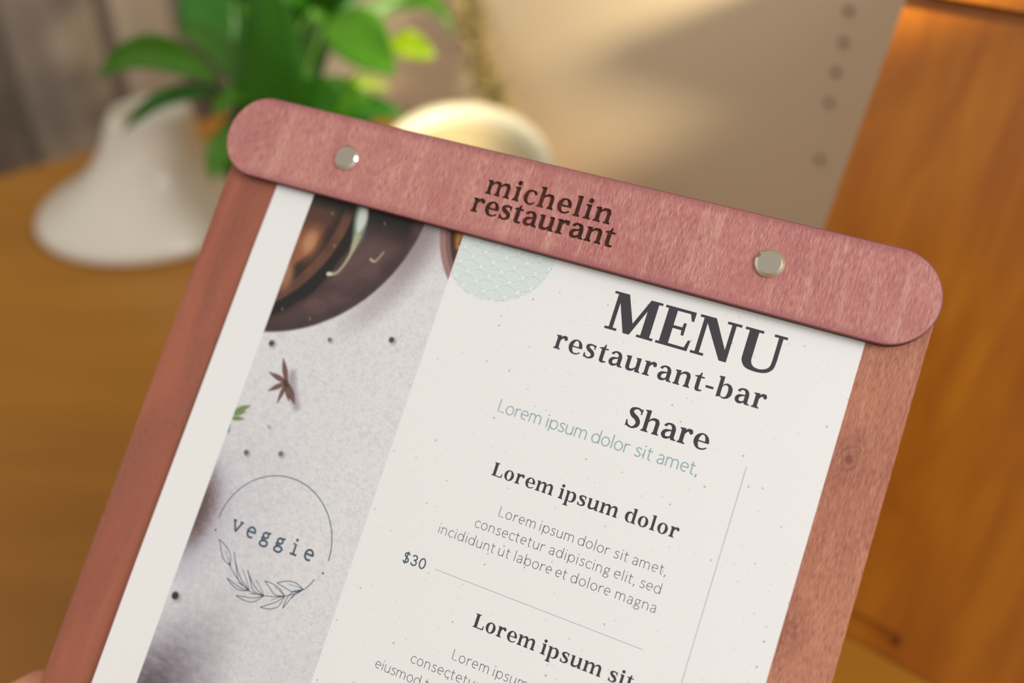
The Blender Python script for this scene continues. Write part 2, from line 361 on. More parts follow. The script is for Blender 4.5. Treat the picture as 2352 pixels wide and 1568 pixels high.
# clip bar: top face carries a fine engraved patch for the lettering
BH = .0033
PU0, PU1, PV0, PV1, PN = -31.0, 26.0, 34.6, 56.2, .13        # engraved patch in mm (y up)
nx, ny = int(round((PU1 - PU0) / PN)), int(round((PV1 - PV0) / PN))
mask = np.zeros((ny + 1, nx + 1), bool)
gx = PU0 + np.arange(nx + 1) * (PU1 - PU0) / nx; gy = PV0 + np.arange(ny + 1) * (PV1 - PV0) / ny
eng = word(SER, 'michelin', -24.8, 20.0, -45.6, 9.3) + word(SER, 'restaurant', -27.8, 23.0, -38.4, 9.3)
for f in eng:
    f = np.array(f); x0, y0 = f.min(0); x1, y1 = f.max(0)
    i0, i1 = np.searchsorted(gx, x0), np.searchsorted(gx, x1) + 1; j0, j1 = np.searchsorted(gy, y0), np.searchsorted(gy, y1) + 1
    X, Y = np.meshgrid(gx[i0:i1], gy[j0:j1]); ins = np.zeros(X.shape, bool)
    for k in range(len(f)):
        (xa, ya), (xb, yb) = f[k], f[(k + 1) % len(f)]
        c = ((ya > Y) != (yb > Y)) & (X < (xb - xa) * (Y - ya) / (yb - ya + 1e-12) + xa); ins ^= c
    mask[j0:j1, i0:i1] |= ins
soft = mask.astype(float)
for _ in range(1):
    s2 = soft.copy(); s2[1:-1, 1:-1] = (soft[1:-1, 1:-1] * 2 + soft[:-2, 1:-1] + soft[2:, 1:-1] + soft[1:-1, :-2] + soft[1:-1, 2:]) / 6; soft = s2
hgt = BH - .00085 * np.clip((soft - .25) / .6, 0, 1)
V = [(gx[i] * MM, gy[j] * MM, hgt[j, i]) for j in range(ny + 1) for i in range(nx + 1)]
F = []; MI = []
for j in range(ny):
    for i in range(nx):
        a = j * (nx + 1) + i; F.append((a, a + 1, a + nx + 2, a + nx + 1))
        MI.append(2 if soft[j:j + 2, i:i + 2].max() > .38 else 0)
out = stadium(-.1298, .1242, .0305, .0609, 24, .97)
bvl = .0004
def off(l, d):                                  # inset of the outline
    c = [np.array(p) for p in l]; n = len(c); r = []
    for k in range(n):
        t = c[(k + 1) % n] - c[k - 1]; t /= np.hypot(*t); r.append(tuple(c[k] + np.array((-t[1], t[0])) * d))
    return r
loops = [(out, .00005), (out, BH - bvl), (off(out, bvl * .3), BH - bvl * .3), (off(out, bvl), BH)]
b0 = len(V); n = len(out)
for l, z in loops: V += [(x, y, z) for x, y in l]
for k in range(3):
    for q in range(n):
        a = b0 + k * n + q; b = b0 + k * n + (q + 1) % n; F.append((a, b, b + n, a + n)); MI.append((1, 3, 3)[k])
F.append(tuple(b0 + q for q in range(n))[::-1]); MI.append(1)
# flat surround of the patch: split the outline into a right part and a left part
top0 = b0 + 3 * n; tp = [V[top0 + q] for q in range(n)]
idx = lambda j, i: j * (nx + 1) + i
bl = [idx(0, i) for i in range(nx + 1)]; tl = [idx(ny, i) for i in range(nx + 1)]
rr = [idx(j, nx) for j in range(ny + 1)]; ll = [idx(j, 0) for j in range(ny + 1)]
half = n // 2                                    # outline: first half = right end (bottom to top), second half = left end (top to bottom)
F.append(tuple([top0 + q for q in range(half)]) + tuple(rr[::-1])); MI.append(0)
F.append(tuple([top0 + half + q for q in range(half)]) + tuple(ll)); MI.append(0)
F.append((top0 + half - 1, top0 + half) + tuple(tl)); MI.append(0)
F.append((top0 + n - 1, top0) + tuple(bl[::-1])); MI.append(0)
me = mesh('clip_bar', V, F)
me.polygons.foreach_set('material_index', MI)
bm = bmesh.new(); bm.from_mesh(me); bmesh.ops.recalc_face_normals(bm, faces=bm.faces); bm.to_mesh(me); bm.free()
bar = obj('clip_bar', me, [M_BAR, M_BURNT, M_CUT, Mat('darker_stained_rim', .55, lin((128, 70, 74))).m], held); bar['label'] = 'rounded clip bar engraved with dark lettering'
bar.location.z = .00032

def lathe(name, prof, n=48):
    V = []; F = []
    for r, z in prof:
        for k in range(n): V.append((r * math.cos(2 * math.pi * k / n), r * math.sin(2 * math.pi * k / n), z))
    for p in range(len(prof) - 1):
        for k in range(n):
            a = p * n + k; b = p * n + (k + 1) % n; F.append((a, b, b + n, a + n))
    if prof[-1][0] > 1e-6: F.append([(len(prof) - 1) * n + k for k in range(n)])
    if prof[0][0] > 1e-6: F.append([k for k in range(n)][::-1])
    bm = bmesh.new(); tmp = mesh(name, V, F); bm.from_mesh(tmp); bmesh.ops.remove_doubles(bm, verts=bm.verts, dist=1e-7)
    bpy.data.meshes.remove(tmp); return frombm(name, bm)
riv = lathe('screw_post', [(.0046, -.0002), (.0046, .0008), (.00455, .00095), (.0036, .00165), (.00352, .00168), (.0, .00168)])
for (u, v) in ((-.0786, .0457), (.0726, .0461)):
    o = obj('screw_post', riv if not riv.materials else riv, None, held); o.location = (u, v, BH + .0003)
riv.materials.append(M_METAL); riv.materials.append(M_METALF)
for p in riv.polygons: p.material_index = 1 if p.normal.z > .9 else 0

# ------------------------------------------------------------------ menu sheet
pm = Mat('speckled_white_paper', .55, (.8, .8, .8, 1))
def speck(scale, rmin, rmax, dens, seed):
    v = pm.node('ShaderNodeTexVoronoi', voronoi_dimensions='2D'); v.inputs['Scale'].default_value = scale
    pm.l.new(pm.coords((1, 1, 1), loc=(seed, seed, 0)), v.inputs['Vector'])
    s = pm.node('ShaderNodeSeparateColor'); pm.l.new(v.outputs['Color'], s.inputs[0])
    rad = pm.math('MULTIPLY', pm.math('POWER', s.outputs[0], 3), rmax * scale); rad = pm.math('ADD', rad, rmin * scale)
    on = pm.math('LESS_THAN', s.outputs[1], dens)
    e = pm.math('MULTIPLY', pm.math('SUBTRACT', rad, v.outputs['Distance']), 9)
    e = pm.math('MINIMUM', pm.math('MAXIMUM', e, 0), .75)
    return pm.math('MULTIPLY', e, on)
t = pm.node('ShaderNodeTexCoord'); sp = pm.node('ShaderNodeSeparateXYZ'); pm.l.new(t.outputs['Object'], sp.inputs[0])
side = pm.math('GREATER_THAN', sp.outputs[0], -.0285)
gr = pm.noise(pm.coords((2200, 2200, 1)), 1, 3)
pc = pm.mix(gr, (.815, .812, .80, 1), (.885, .882, .872, 1))
pc = pm.mix(pm.math('MULTIPLY', speck(240, .00012, .00034, .42, .31), side), pc, lin((128, 116, 112)))
pc = pm.mix(pm.math('MULTIPLY', speck(420, .00008, .00016, .30, .7), side), pc, lin((130, 124, 122)))
pm.color(pc)
M_PAPER = pm.m
U0, U1, V0, V1 = -104.0, 106.2, -236.0, 58.5
us = np.concatenate([np.linspace(U0, -40, 30), np.linspace(-36, U1, 12)]); vs = np.linspace(V0, V1, 40)
V = []; F = []
for v in vs:
    for u in us: V.append((u * MM, v * MM, lift(u, v) * MM))
nu = len(us)
for j in range(len(vs) - 1):
    for i in range(nu - 1): a = j * nu + i; F.append((a, a + 1, a + nu + 1, a + nu))
me = mesh('menu_sheet', V, F)
sheet = obj('menu_sheet', me, M_PAPER, None)
sheet.matrix_world = M_HELD
tag(sheet, 'printed white restaurant menu sheet with dark serif headings, clamped on the mauve board', 'menu sheet')
sol = sheet.modifiers.new('thickness', 'SOLIDIFY'); sol.thickness = .00016; sol.offset = -1

INK = Mat('charcoal_ink', .45, lin((58, 54, 61))).m
INKB = Mat('teal_grey_ink', .5, lin((150, 180, 184))).m
INKL = Mat('slate_ink', .5, lin((82, 88, 100))).m
INKN = Mat('navy_ink', .5, lin((58, 80, 100))).m
INKW = Mat('pale_green_ink', .5, lin((176, 206, 198))).m
INKR = Mat('hairline_ink', .5, lin((160, 172, 176))).m

o = printed('title_lettering', word(SER, 'MENU', 28.2, 84.3, -12.9, 17.9), INK, sheet)
printed('subtitle_lettering', word(SER, 'restaurant-bar', 14.0, 83.4, -1.9, 8.75), INK, sheet)
printed('section_lettering', word(SER, 'Share', 44.1, 70.7, 15.35, 9.2), INK, sheet)
printed('tagline_lettering', sum([word(REGU, s, a, b, 23.5, 5.95) for s, a, b in (('Lorem', 2.8, 17.8), ('ipsum', 19.7, 33.5), ('dolor', 35.2, 47.9), ('sit', 49.7, 55.2), ('amet,', 57.0, 70.0))], []), INKB, sheet)
for b, ws in ((43.7, (('Lorem', 7.6, 28.7), ('ipsum', 30.7, 50.4), ('dolor', 52.8, 69.9))), (90.7, (('Lorem', 17.3, 38.3), ('ipsum', 40.3, 60.1), ('sit', 62.5, 70.0))), (137.7, (('Lorem', 7.6, 28.7), ('ipsum', 30.7, 50.4), ('dolor', 52.8, 69.9)))):
    printed('dish_lettering', sum([word(SER, s, a, c, b, 6.15) for s, a, c in ws], []), INK, sheet)
B1 = (('Lorem', 14.1, 26.6), ('ipsum', 28.2, 39.6), ('dolor', 41.1, 51.5), ('sit', 53.1, 57.5), ('amet,', 59.1, 69.8))
B2 = (('consectetur', 7.6, 31.8), ('adipiscing', 33.4, 53.4), ('elit,', 54.9, 61.7), ('sed', 63.3, 69.8))
B2b = (('consectetur', 1.4, 25.6), ('adipiscing', 27.2, 47.6), ('elit,', 49.1, 55.7), ('sed do', 57.1, 69.8))
B3 = (('incididunt', -3.5, 16.4), ('ut', 17.8, 21.6), ('labore', 23.4, 36.0), ('et', 37.4, 41.0), ('dolore', 42.5, 55.4), ('magna', 57.2, 70.0))
B3b = (('eiusmod', -9.4, 6.6), ('tempor', 8.2, 22.0), ('incididunt', 23.6, 43.6), ('ut', 45.0, 49.4), ('labore', 50.6, 63.3), ('et', 65.0, 69.8))
def para(lines):
    f = []
    for b, ws in lines:
        for s, a, c in ws:
            if ' ' in s:
                x, y = s.split(' '); f += word(LIGHT, x, a, a + 6.5, b, 4.6) + word(LIGHT, y, a + 8.1, c, b, 4.6)
            else: f += word(LIGHT, s, a, c, b, 4.6)
    return f
printed('description_lettering', para([(55.4, B1), (61.2, B2), (67.0, B3)]), INKL, sheet)
printed('description_lettering', para([(102.5, B1), (108.3, B2b), (114.1, B3b)]), INKL, sheet)
printed('price_lettering', word(SEMI, '$30', -12.0, -3.9, 79.6, 4.5), INKN, sheet)
def hl(u0, v0, u1, v1, w): return band([(u0, -v0), (u1, -v1)], w)
printed('divider_line', hl(-.5, 78.2, 70, 78.4, .16), INKR, sheet)
printed('divider_line', hl(83.45, 16.2, 83.45, 200, .16), INKR, sheet)

# scalloped wave print
cs = []; mc, mr = (-14.5, -31.0), 20.4
for i in range(-8, 9):
    for j in range(-2, 14):
        if (i + j) % 2 == 0: cs.append((-14.9 + 3.83 * i, -12.2 - 2.6 * j))
RR = 4.15; fc = []
for (cx, top) in cs:
    cy = top + RR
    low = [(x, t_ + RR) for (x, t_) in cs if t_ > top + .1 and abs(x - cx) < 9 and t_ - top < 8]
    for r in (RR, 3.42, 2.7, 1.98, 1.26):
        run = []
        for (x, y) in arc(cx, cy, r, r, 180, 360, 40):
            ok = math.hypot(x - mc[0], y - mc[1]) < mr and x > -28.4 and all(math.hypot(x - a, y - b) > RR - .05 for a, b in low)
            if ok: run.append((x, -y))
            if (not ok) and run:
                if len(run) > 1: fc += band(run, .21)
                run = []
        if len(run) > 1: fc += band(run, .21)
tint = [(-28.4, -y) if x < -28.4 else (x, -y) for x, y in arc(mc[0], mc[1], mr, mr, 0, 360, 90)[:-1]]
tb = printed('wave_print', [tint], Mat('pale_mint_tint', .55, lin((236, 241, 238))).m, sheet, .004)
printed('wave_lines', fc, INKW, tb, .02)

# badge with arc, lettering and leafy sprig
bd = band([(x, -y) for x, y in arc(-58.4, 88.7, 21.8, 21.8, 181, 360 - 1, 60)], .30)
bd += [[(x, -y) for x, y in arc(a, b, .38, .38, 0, 360, 10)[:-1]] for a, b in ((-37, 92.6), (-79.8, 92.3))]
def curve(P, w=.26): return band([(p[0], -p[1]) for p in catmull(P, 8)], w)
bd += curve([(-39.1, 95.5), (-41.7, 99.9), (-47.4, 104.2), (-54.6, 106.7), (-60.3, 107.0), (-66.5, 104.5), (-71, 101)], .24)
def leafline(b, t, w, s1=1.0, s2=.35, w2=.25):
    b, t = np.array(b), np.array(t); d = t - b; L = np.hypot(*d); d /= L; nn = np.array((-d[1], d[0])); r = []
    r += curve([b, b + d * L * .35 + nn * w * s1, b + d * L * .7 + nn * w * s1 * .8, t], w2)
    r += curve([b, b + d * L * .35 - nn * w * s2, b + d * L * .7 - nn * w * s2 * .5, t], w2)
    r += curve([b, b + d * L * .3 + nn * w * .25, b + d * L * .55 + nn * w * .3], w2 * .7); return r
for b, t_, w, s1, s2 in (((-41.7, 99.9), (-51.7, 101.2), 1.7, .9, .9), ((-41.7, 99.9), (-46.7, 108.2), 1.9, 1.0, -.5), ((-47.4, 104.2), (-56.2, 102.1), 1.6, .6, 1.0), ((-47.4, 104.2), (-54.6, 110.7), 2.0, -1.1, .3),
                        ((-54.6, 106.7), (-63.5, 100.8), 2.0, -.5, 1.1), ((-54.6, 106.7), (-64.5, 110.1), 2.0, -1.0, .4), ((-60.3, 107), (-70.4, 97.1), 2.0, -.6, 1.1), ((-60.3, 107), (-69.8, 105.9), 1.6, -.9, .4), ((-70.0, 101.8), (-77.4, 94.8), 1.6, 1.0, .8)):
    bd += leafline(b, t_, w, s1, s2)
badge = printed('badge_print', bd, INKN, sheet, .05)
printed('badge_lettering', word(SLAB, 'veggie', -74.6, -42.2, 90.7, 7.4), INKN, badge, .06)

# printed photograph: plaster table top, dark bowl, spices (a print, coloured per vertex)
gu = np.arange(-88.3, -28.39, .35); gu[-1] = -28.45; gv = np.arange(-56, 232, .35)
Ug, Vg = np.meshgrid(gu, gv)
rs = np.random.RandomState(4)
def vnoise(su, sv, seed):
    q = np.random.RandomState(seed); g = q.rand(260, 260)
    x = (Ug + 100) / su; y = (Vg + 100) / sv; xi = x.astype(int) % 259; yi = y.astype(int) % 259
    fx = x - x.astype(int); fy = y - y.astype(int); fx = fx * fx * (3 - 2 * fx); fy = fy * fy * (3 - 2 * fy)
    return (g[yi, xi] * (1 - fx) + g[yi, xi + 1] * fx) * (1 - fy) + (g[yi + 1, xi] * (1 - fx) + g[yi + 1, xi + 1] * fx) * fy
def ss(a, b, x): t_ = np.clip((x - a) / (b - a), 0, 1); return t_ * t_ * (3 - 2 * t_)
C = np.zeros(Ug.shape + (3,))
C[...] = (224, 224, 225)
def lay(c, a):
    global C
    a = np.clip(a, 0, 1)[..., None]; C = C * (1 - a) + np.array(c, float) * a
lay((206, 204, 213), .7 * ss(35, 80, Vg) * ss(-45, -80, Ug))
lay((230, 230, 229), .5 * ss(-60, -35, Ug) * ss(-20, 20, Vg))
lay((212, 210, 216), .55 * ss(80, 150, Vg))
mot = vnoise(1.1, .9, 1) * .5 + vnoise(.6, .5, 2) * .5
lay((184, 182, 192), .26 * ss(.45, .75, mot))
lay((235, 235, 236), .30 * ss(.55, .85, vnoise(1.3, 1.3, 7)))
dd = (Vg - 132 + (Ug + 88) * .75)
lay((98, 88, 98), .9 * ss(-14, 30, dd) * ss(-52, -84, Ug) * (.75 + .4 * vnoise(2.6, 1.1, 3)))
lay((84, 70, 76), .7 * ss(-2, 26, dd) * ss(-70, -86, Ug) * (.5 + .7 * vnoise(2.2, 1.0, 5)))
e = np.hypot((Ug + 91) / 17, (Vg - 90) / 26); lay((168, 162, 178), .55 * ss(1.1, .4, e))
e = np.hypot((Ug + 90.5) / 9.5, (Vg - 88) / 17); lay((104, 84, 84), ss(1.2, .3, e + .25 * (mot - .5)))
bowlR = np.hypot(Ug + 102.7, Vg + 35.5); ang = np.degrees(np.arctan2(Vg + 35.5, Ug + 102.7))
lay((128, 112, 116), .8 * ss(72, 58.5, bowlR + ss(40, 85, ang) * 8) * ss(-60, -40, Ug + 8 * ss(-10, 20, Vg)))
lay((150, 134, 138), .6 * ss(78, 56, bowlR) * ss(-6, -30, Vg) * ss(-52, -46, Ug))
wood = vnoise(9, 1.5, 11) * .5 + vnoise(4, .8, 12) * .5
# rotate grain to follow the rim
gy_ = vnoise(1, 1, 13)
rimtex = .5 + .5 * np.sin(bowlR * 1.1 + 3 * vnoise(12, 12, 15)) * vnoise(5, 5, 16)
br = ss(59.9, 58.9, bowlR)
lay((72, 54, 56), br)
lay((104, 76, 74), br * ss(57.5, 54, bowlR) * (.4 + .6 * rimtex))
lay((58, 42, 44), br * .45 * ss(.4, .9, vnoise(7, 4, 18)))
inn = np.hypot(Ug + 123.4, Vg + 28.3)
lay((70, 48, 42), ss(60.5, 58, inn) * br * .8)
lay((22, 15, 13), ss(58.8, 57.2, inn + 1.5 * vnoise(6, 6, 19)))
lay((110, 70, 52), ss(53.2, 52.4, inn) * (.75 + .4 * vnoise(8, 3, 21)))
lay((52, 32, 26), ss(49.6, 48.4, inn))
lay((142, 88, 58), ss(47.6, 45.4, inn + 2.5 * vnoise(5, 5, 20)) * ss(-30, -12, Vg))
lay((84, 54, 42), ss(48, 45, inn) * ss(-12, -28, Vg))
e = np.hypot((Ug + 83.2) / 3.0, (Vg + 13.2) / 5.0); lay((205, 172, 142), ss(1.2, .3, e))
e = np.hypot((Ug + 83) / 5.6, (Vg + 13) / 8.5); lay((176, 108, 66), .6 * ss(1.2, .3, e))
e = np.hypot((Ug + 87.5) / 3.4, (Vg - 1) / 6); lay((184, 134, 90), .8 * ss(1.2, .3, e))
lay((26, 18, 17), ss(-16, -30, Vg) * ss(-45.5, -49, Ug) * ss(-76, -62, Ug) * .9); lay((20, 15, 14), ss(-25, -29.5, Vg) * ss(-47, -50, Ug) * .9)
def seg(P, c, soft=.35, amt=1.0):
    P = catmull(P, 6)
    best = np.full(Ug.shape, 9.0)
    for k in range(len(P) - 1):
        a, b = P[k], P[k + 1]; d = b[:2] - a[:2]; L2 = d @ d + 1e-9
        tt = np.clip(((Ug - a[0]) * d[0] + (Vg - a[1]) * d[1]) / L2, 0, 1)
        r = np.hypot(Ug - a[0] - tt * d[0], Vg - a[1] - tt * d[1]) - (a[2] + (b[2] - a[2]) * tt) / 2
        best = np.minimum(best, r)
    lay(c, amt * ss(soft, -soft, best))
seg([(-68.3, -31, 4.2), (-67.2, -26, 5.2), (-66.3, -20.5, 4.0), (-66.3, -15.5, 2.0)], (120, 142, 120), .8)
seg([(-67.6, -31, 2.8), (-66.8, -26, 3.6), (-66.6, -22, 1.6)], (208, 216, 212), .8)
seg([(-66.3, -20, 2.4), (-66.4, -14.5, 1.4), (-67.4, -9.5, 1.0), (-69.3, -5.4, 1.0), (-72.0, -4.3, 1.5)], (172, 172, 140), .4)
seg([(-71.2, -4.4, .9), (-72.2, -4.2, 1.2)], (226, 216, 192), .3)
seg([(-58.4, -13.4, 1.0), (-56.6, -13.2, .6), (-54.6, -17.2, .4)], (190, 176, 150), .3)
for a, b in ((-78.9, -26), (-58.1, -27.3), (-84.6, 12.2), (-73.2, 12.6), (-73.7, -14.8)): seg([(a, b, .5), (a + .3, b + .6, .5)], (176, 146, 134), .35, .8)
R2 = np.hypot(Ug + 3.2, Vg + 38.1)
lay((156, 118, 112), ss(35.4, 34.4, R2)); lay((126, 92, 88), ss(33.2, 32.4, R2) * .9); lay((168, 128, 122), ss(34.4, 33.6, R2) * ss(32.6, 33.4, R2) * .7)
lay((60, 38, 24), ss(31.6, 30.6, R2)); lay((196, 134, 56), ss(30.4, 28, R2) * (.35 + .65 * ss(.3, .6, vnoise(1.4, 1.4, 30))))
for a, b, r, c in ((-83.9, 25.2, 1.0, (58, 56, 68)), (-63.2, 17.8, .7, (104, 88, 98)), (-41.1, 11.4, .95, (66, 60, 66)), (-78.8, 64, .85, (104, 88, 88)), (-66.3, 60.4, .85, (122, 98, 100)), (-85.7, 117.8, 1.25, (56, 34, 40)), (-74.3, 52.9, .4, (168, 168, 172))):
    d = np.hypot(Ug - a - .7, Vg - b - .3); lay((150, 144, 156), .6 * ss(r * 2.2, r * .6, d))
    d = np.hypot(Ug - a, Vg - b); lay(c, ss(r * 1.35, r * .7, d)); lay([x + 40 for x in c], .5 * ss(r * .5, 0, np.hypot(Ug - a + r * .3, Vg - b + r * .3)))
sc_ = (-73.2, 36.6)
seg([(-72.2, 33, 2.5), (-70.6, 38, 3.6), (-66.6, 43.5, 2.4)], (160, 148, 158), 1.4, .8)
for tx, ty, w in ((-77.6, 29.0, 1.9), (-80.9, 35.2, 1.8), (-78.9, 41.4, 1.8), (-74.0, 44.4, 1.5), (-67.6, 42.8, 2.4), (-70.2, 42.4, 1.9)):
    mx, my = (sc_[0] + tx) / 2, (sc_[1] + ty) / 2
    seg([(sc_[0], sc_[1], 1.0), (mx, my, w), (tx, ty, .25)], (92, 66, 60), .3)
    seg([(sc_[0] + .2, sc_[1], .4), (mx + .15, my, w * .35), (tx, ty, .1)], (150, 108, 92), .3, .7)
seg([(sc_[0] - .5, sc_[1], 1.5), (sc_[0] + .5, sc_[1] + 1, 1.4)], (74, 50, 46), .4)
for a, b, a2, b2, w in ((-88.4, 52, -83.3, 48.3, 2.0), (-88.4, 53, -84.2, 50.8, 1.6), (-88.6, 54.5, -84.0, 53.4, 1.6)): seg([(a, b, w * .6), ((a + a2) / 2, (b + b2) / 2, w), (a2, b2, .3)], (120, 142, 92), .35)
seg([(-88.4, 56.5, .4), (-87.9, 59.3, .9)], (110, 140, 140), .3)
C = np.clip(C, 0, 255) / 255.0; CL = np.where(C <= .04045, C / 12.92, ((C + .055) / 1.055) ** 2.4)
nu, nv = len(gu), len(gv)
V = [(u * MM, -v * MM, (lift(u, -v) + .02) * MM) for v in gv for u in gu]
F = [(j * nu + i, (j + 1) * nu + i, (j + 1) * nu + i + 1, j * nu + i + 1) for j in range(nv - 1) for i in range(nu - 1)]
me = mesh('printed_photograph', V, F)
ca = me.color_attributes.new('print', 'FLOAT_COLOR', 'POINT')
ca.data.foreach_set('color', np.concatenate([CL.reshape(-1, 3), np.ones((nu * nv, 1))], 1).astype(np.float32).ravel())
pp = Mat('printed_photograph_ink', .42)
at_ = pp.node('ShaderNodeAttribute', attribute_name='print')
g_ = pp.noise(pp.coords((1500, 1500, 1)), 1, 3)
pp.color(pp.mix(1.0, at_.outputs['Color'], pp.ramp(g_, [(.25, (.86, .86, .86, 1)), (.75, (1.08, 1.08, 1.08, 1))]), 'MULTIPLY'))
ph = obj('printed_photograph', me, pp.m, sheet, True)

# ------------------------------------------------------------------ table, wall, shelf, curtain
def at(px, py, zc):                            # a point seen at that place, zc metres in front of the lens
    v = ((px - CX) / FPX * zc, (py - CY) / FPX * zc, zc)
    return Vector((0, 0, CAM_Z)) + world_from_cam(v)

tw = Mat('golden_oiled_wood', .42)
g1 = tw.noise(tw.coords((4, 26, 4), rot=(0, 0, R(48))), 1, 4, .6, .4)
g2 = tw.noise(tw.coords((1.6, 5, 2), rot=(0, 0, R(48))), 1, 2)
cc = tw.mix(g1, lin((156, 100, 20)), lin((186, 128, 38)))
tw.color(tw.mix(tw.ramp(g2, [(.4, BLK), (.7, (.6, .6, .6, 1))]), cc, lin((132, 80, 12))))
cA = Vector((-.215, 1.178)); dW = Vector((.669, -.743)); dE = Vector((-.743, -.669))   # table corner by the wall; along the wall; along the far-left edge
P = [cA, cA + dE * 1.35, cA + dE * 1.35 + dW * 1.9, cA + dW * 1.9]
bm = bmesh.new()
lo = [bm.verts.new((p.x, p.y, -.028)) for p in P]; hi = [bm.verts.new((p.x, p.y, 0)) for p in P]
bm.faces.new(hi); bm.faces.new(lo[::-1])
for k in range(4): bm.faces.new((lo[k], lo[(k + 1) % 4], hi[(k + 1) % 4], hi[k]))
bmesh.ops.recalc_face_normals(bm, faces=bm.faces)
bmesh.ops.bevel(bm, geom=[e_ for e_ in bm.edges], offset=.004, segments=3, affect='EDGES')
cen = (P[0] + P[2]) / 2
table = empty('table', 'golden oiled wooden table carrying the vase, plant, bowl and orange board', 'table', Matrix.Translation((cen.x, cen.y, -.75)))
me = frombm('tabletop', bm); me.transform(Matrix.Translation((-cen.x, -cen.y, .75))); obj('tabletop', me, tw.m, table)
for k in range(4):
    p = P[k] + (cen - P[k]).normalized() * .14 - cen
    bm = bmesh.new(); bmesh.ops.create_cone(bm, cap_ends=True, segments=20, radius1=.022, radius2=.034, depth=.722)
    bmesh.ops.translate(bm, verts=bm.verts, vec=(p.x, p.y, .361)); obj('leg', frombm('leg', bm), tw.m, table)

wm = Mat('beige_painted_wall', .85)
wcol = wm.mix(wm.noise(wm.coords((3, 3, 3)), 1, 3), lin((226, 208, 178)), lin((230, 213, 184)))
wm.color(wcol)
def wallbox(name, a, b, z0, z1, th, mat, nrm):
    V = []
    for p in (a, b, b + nrm * th, a + nrm * th):
        V += [(p.x, p.y, z0), (p.x, p.y, z1)]
    F = [(0, 2, 3, 1), (2, 4, 5, 3), (4, 6, 7, 5), (6, 0, 1, 7), (1, 3, 5, 7), (0, 6, 4, 2)]
    bm = bmesh.new(); t_ = mesh('x', V, F); bm.from_mesh(t_); bpy.data.meshes.remove(t_)
    return obj(name, frombm(name, bm), mat)
back = Vector((.743, .669))
o = wallbox('wall_back', cA - dW * .34 + back * .001, cA + dW * 1.95 + back * .001, -.75, 1.65, .1, wm.m, back); o['kind'] = 'structure'
cl = Mat('dim_grey_wall', .9, lin((120, 104, 92))).m
o = wallbox('wall_left', Vector((-3.2, 2.6)), Vector((.6, 2.6)), -.75, 1.65, .1, cl, Vector((0, 1))); o['kind'] = 'structure'
fl = Mat('dark_floor', .6, lin((84, 66, 54))).m
o = wallbox('floor', Vector((-3.2, -1.8)), Vector((2.6, -1.8)), -.80, -.75, 4.6, fl, Vector((0, 1))); o['kind'] = 'structure'

# five discs in a row, the shade inside drilled holes put into colour
hm = Mat('hole_shadow_dark', .9, lin((112, 98, 80))).m
for k, (px, py, t_) in enumerate(((1950, 25, 0), (1938, 97, 0), (1921, 165, 0), (1905, 235, 0), (1883, 365, 0))):
    r = world_from_cam(((px - CX) / FPX, (py - CY) / FPX, 1)); s = .94 / (r.y + 1.1106 * r.x); p = Vector((0, 0, CAM_Z)) + r * s
    cup = lathe('wall_hole_disc', [(.0027, -.0005), (.0027, .0008), (.0020, .0011), (.0017, .0002), (0, .0002)], 20)
    o = obj('wall_hole_disc', cup, hm); o.location = p - Vector((.743, .669, 0)) * .0005
    o.rotation_euler = Vector((-.743, -.669, 0)).to_track_quat('Z', 'Y').to_euler()
    names = ('topmost', 'second from the top', 'middle', 'fourth from the top', 'lowest')
    tag(o, f'small disc with the dark of a drilled hole as its colour, in the beige wall, {names[k]} in the row', 'wall hole', 'row of small dark hole discs in the wall')

# unseen shelf added above the frame to cast the shadow on the wall
sh = empty('shadow_shelf', 'unseen wooden shelf added above the orange board to shade the beige wall', 'shelf')
Cc = Vector((.0104, .928)); a = Cc + dW * .451; b = Cc + dW * 1.15; fr = Vector((-.743, -.669))
o = wallbox('shelf_board', a, b, .316, .330, .110, tw.m, fr); o.parent = sh
for q in (.12, .58):
    c0 = a + dW * q
    V = [(c0.x, c0.y, .330), (c0.x + fr.x * .10, c0.y + fr.y * .10, .330), (c0.x, c0.y, .41)]
    V += [(x + dW.x * .004, y + dW.y * .004, z) for x, y, z in V]
    o = obj('bracket', mesh('bracket', V, [(0, 1, 2), (3, 5, 4), (0, 3, 4, 1), (1, 4, 5, 2), (2, 5, 3, 0)]), M_METAL, sh)

# grey curtain at the left, folded
cm = Mat('taupe_curtain_cloth', .9, lin((128, 116, 104)))
cm.color(cm.mix(cm.noise(cm.coords((60, 60, 2)), 1, 2), lin((176, 158, 142)), lin((190, 174, 158))))
V = []; F = []; n = 220; x0, x1 = -1.75, -.40
for j in range(2):
    for i in range(n):
        s = i / (n - 1); x = x0 + (x1 - x0) * s
        y = 1.56 + .035 * math.sin(s * 52) + .018 * math.sin(s * 91 + 1) + .25 * (s - .5)
        V.append((x, y, -.73 + 2.3 * j))
F = [(i, i + 1, n + i + 1, n + i) for i in range(n - 1)]
cu = obj('curtain', mesh('curtain', V, F), cm.m, None, True); m_ = cu.modifiers.new('cloth', 'SOLIDIFY'); m_.thickness = .002
tag(cu, 'taupe grey curtain hanging in soft vertical folds behind the table at left', 'curtain')

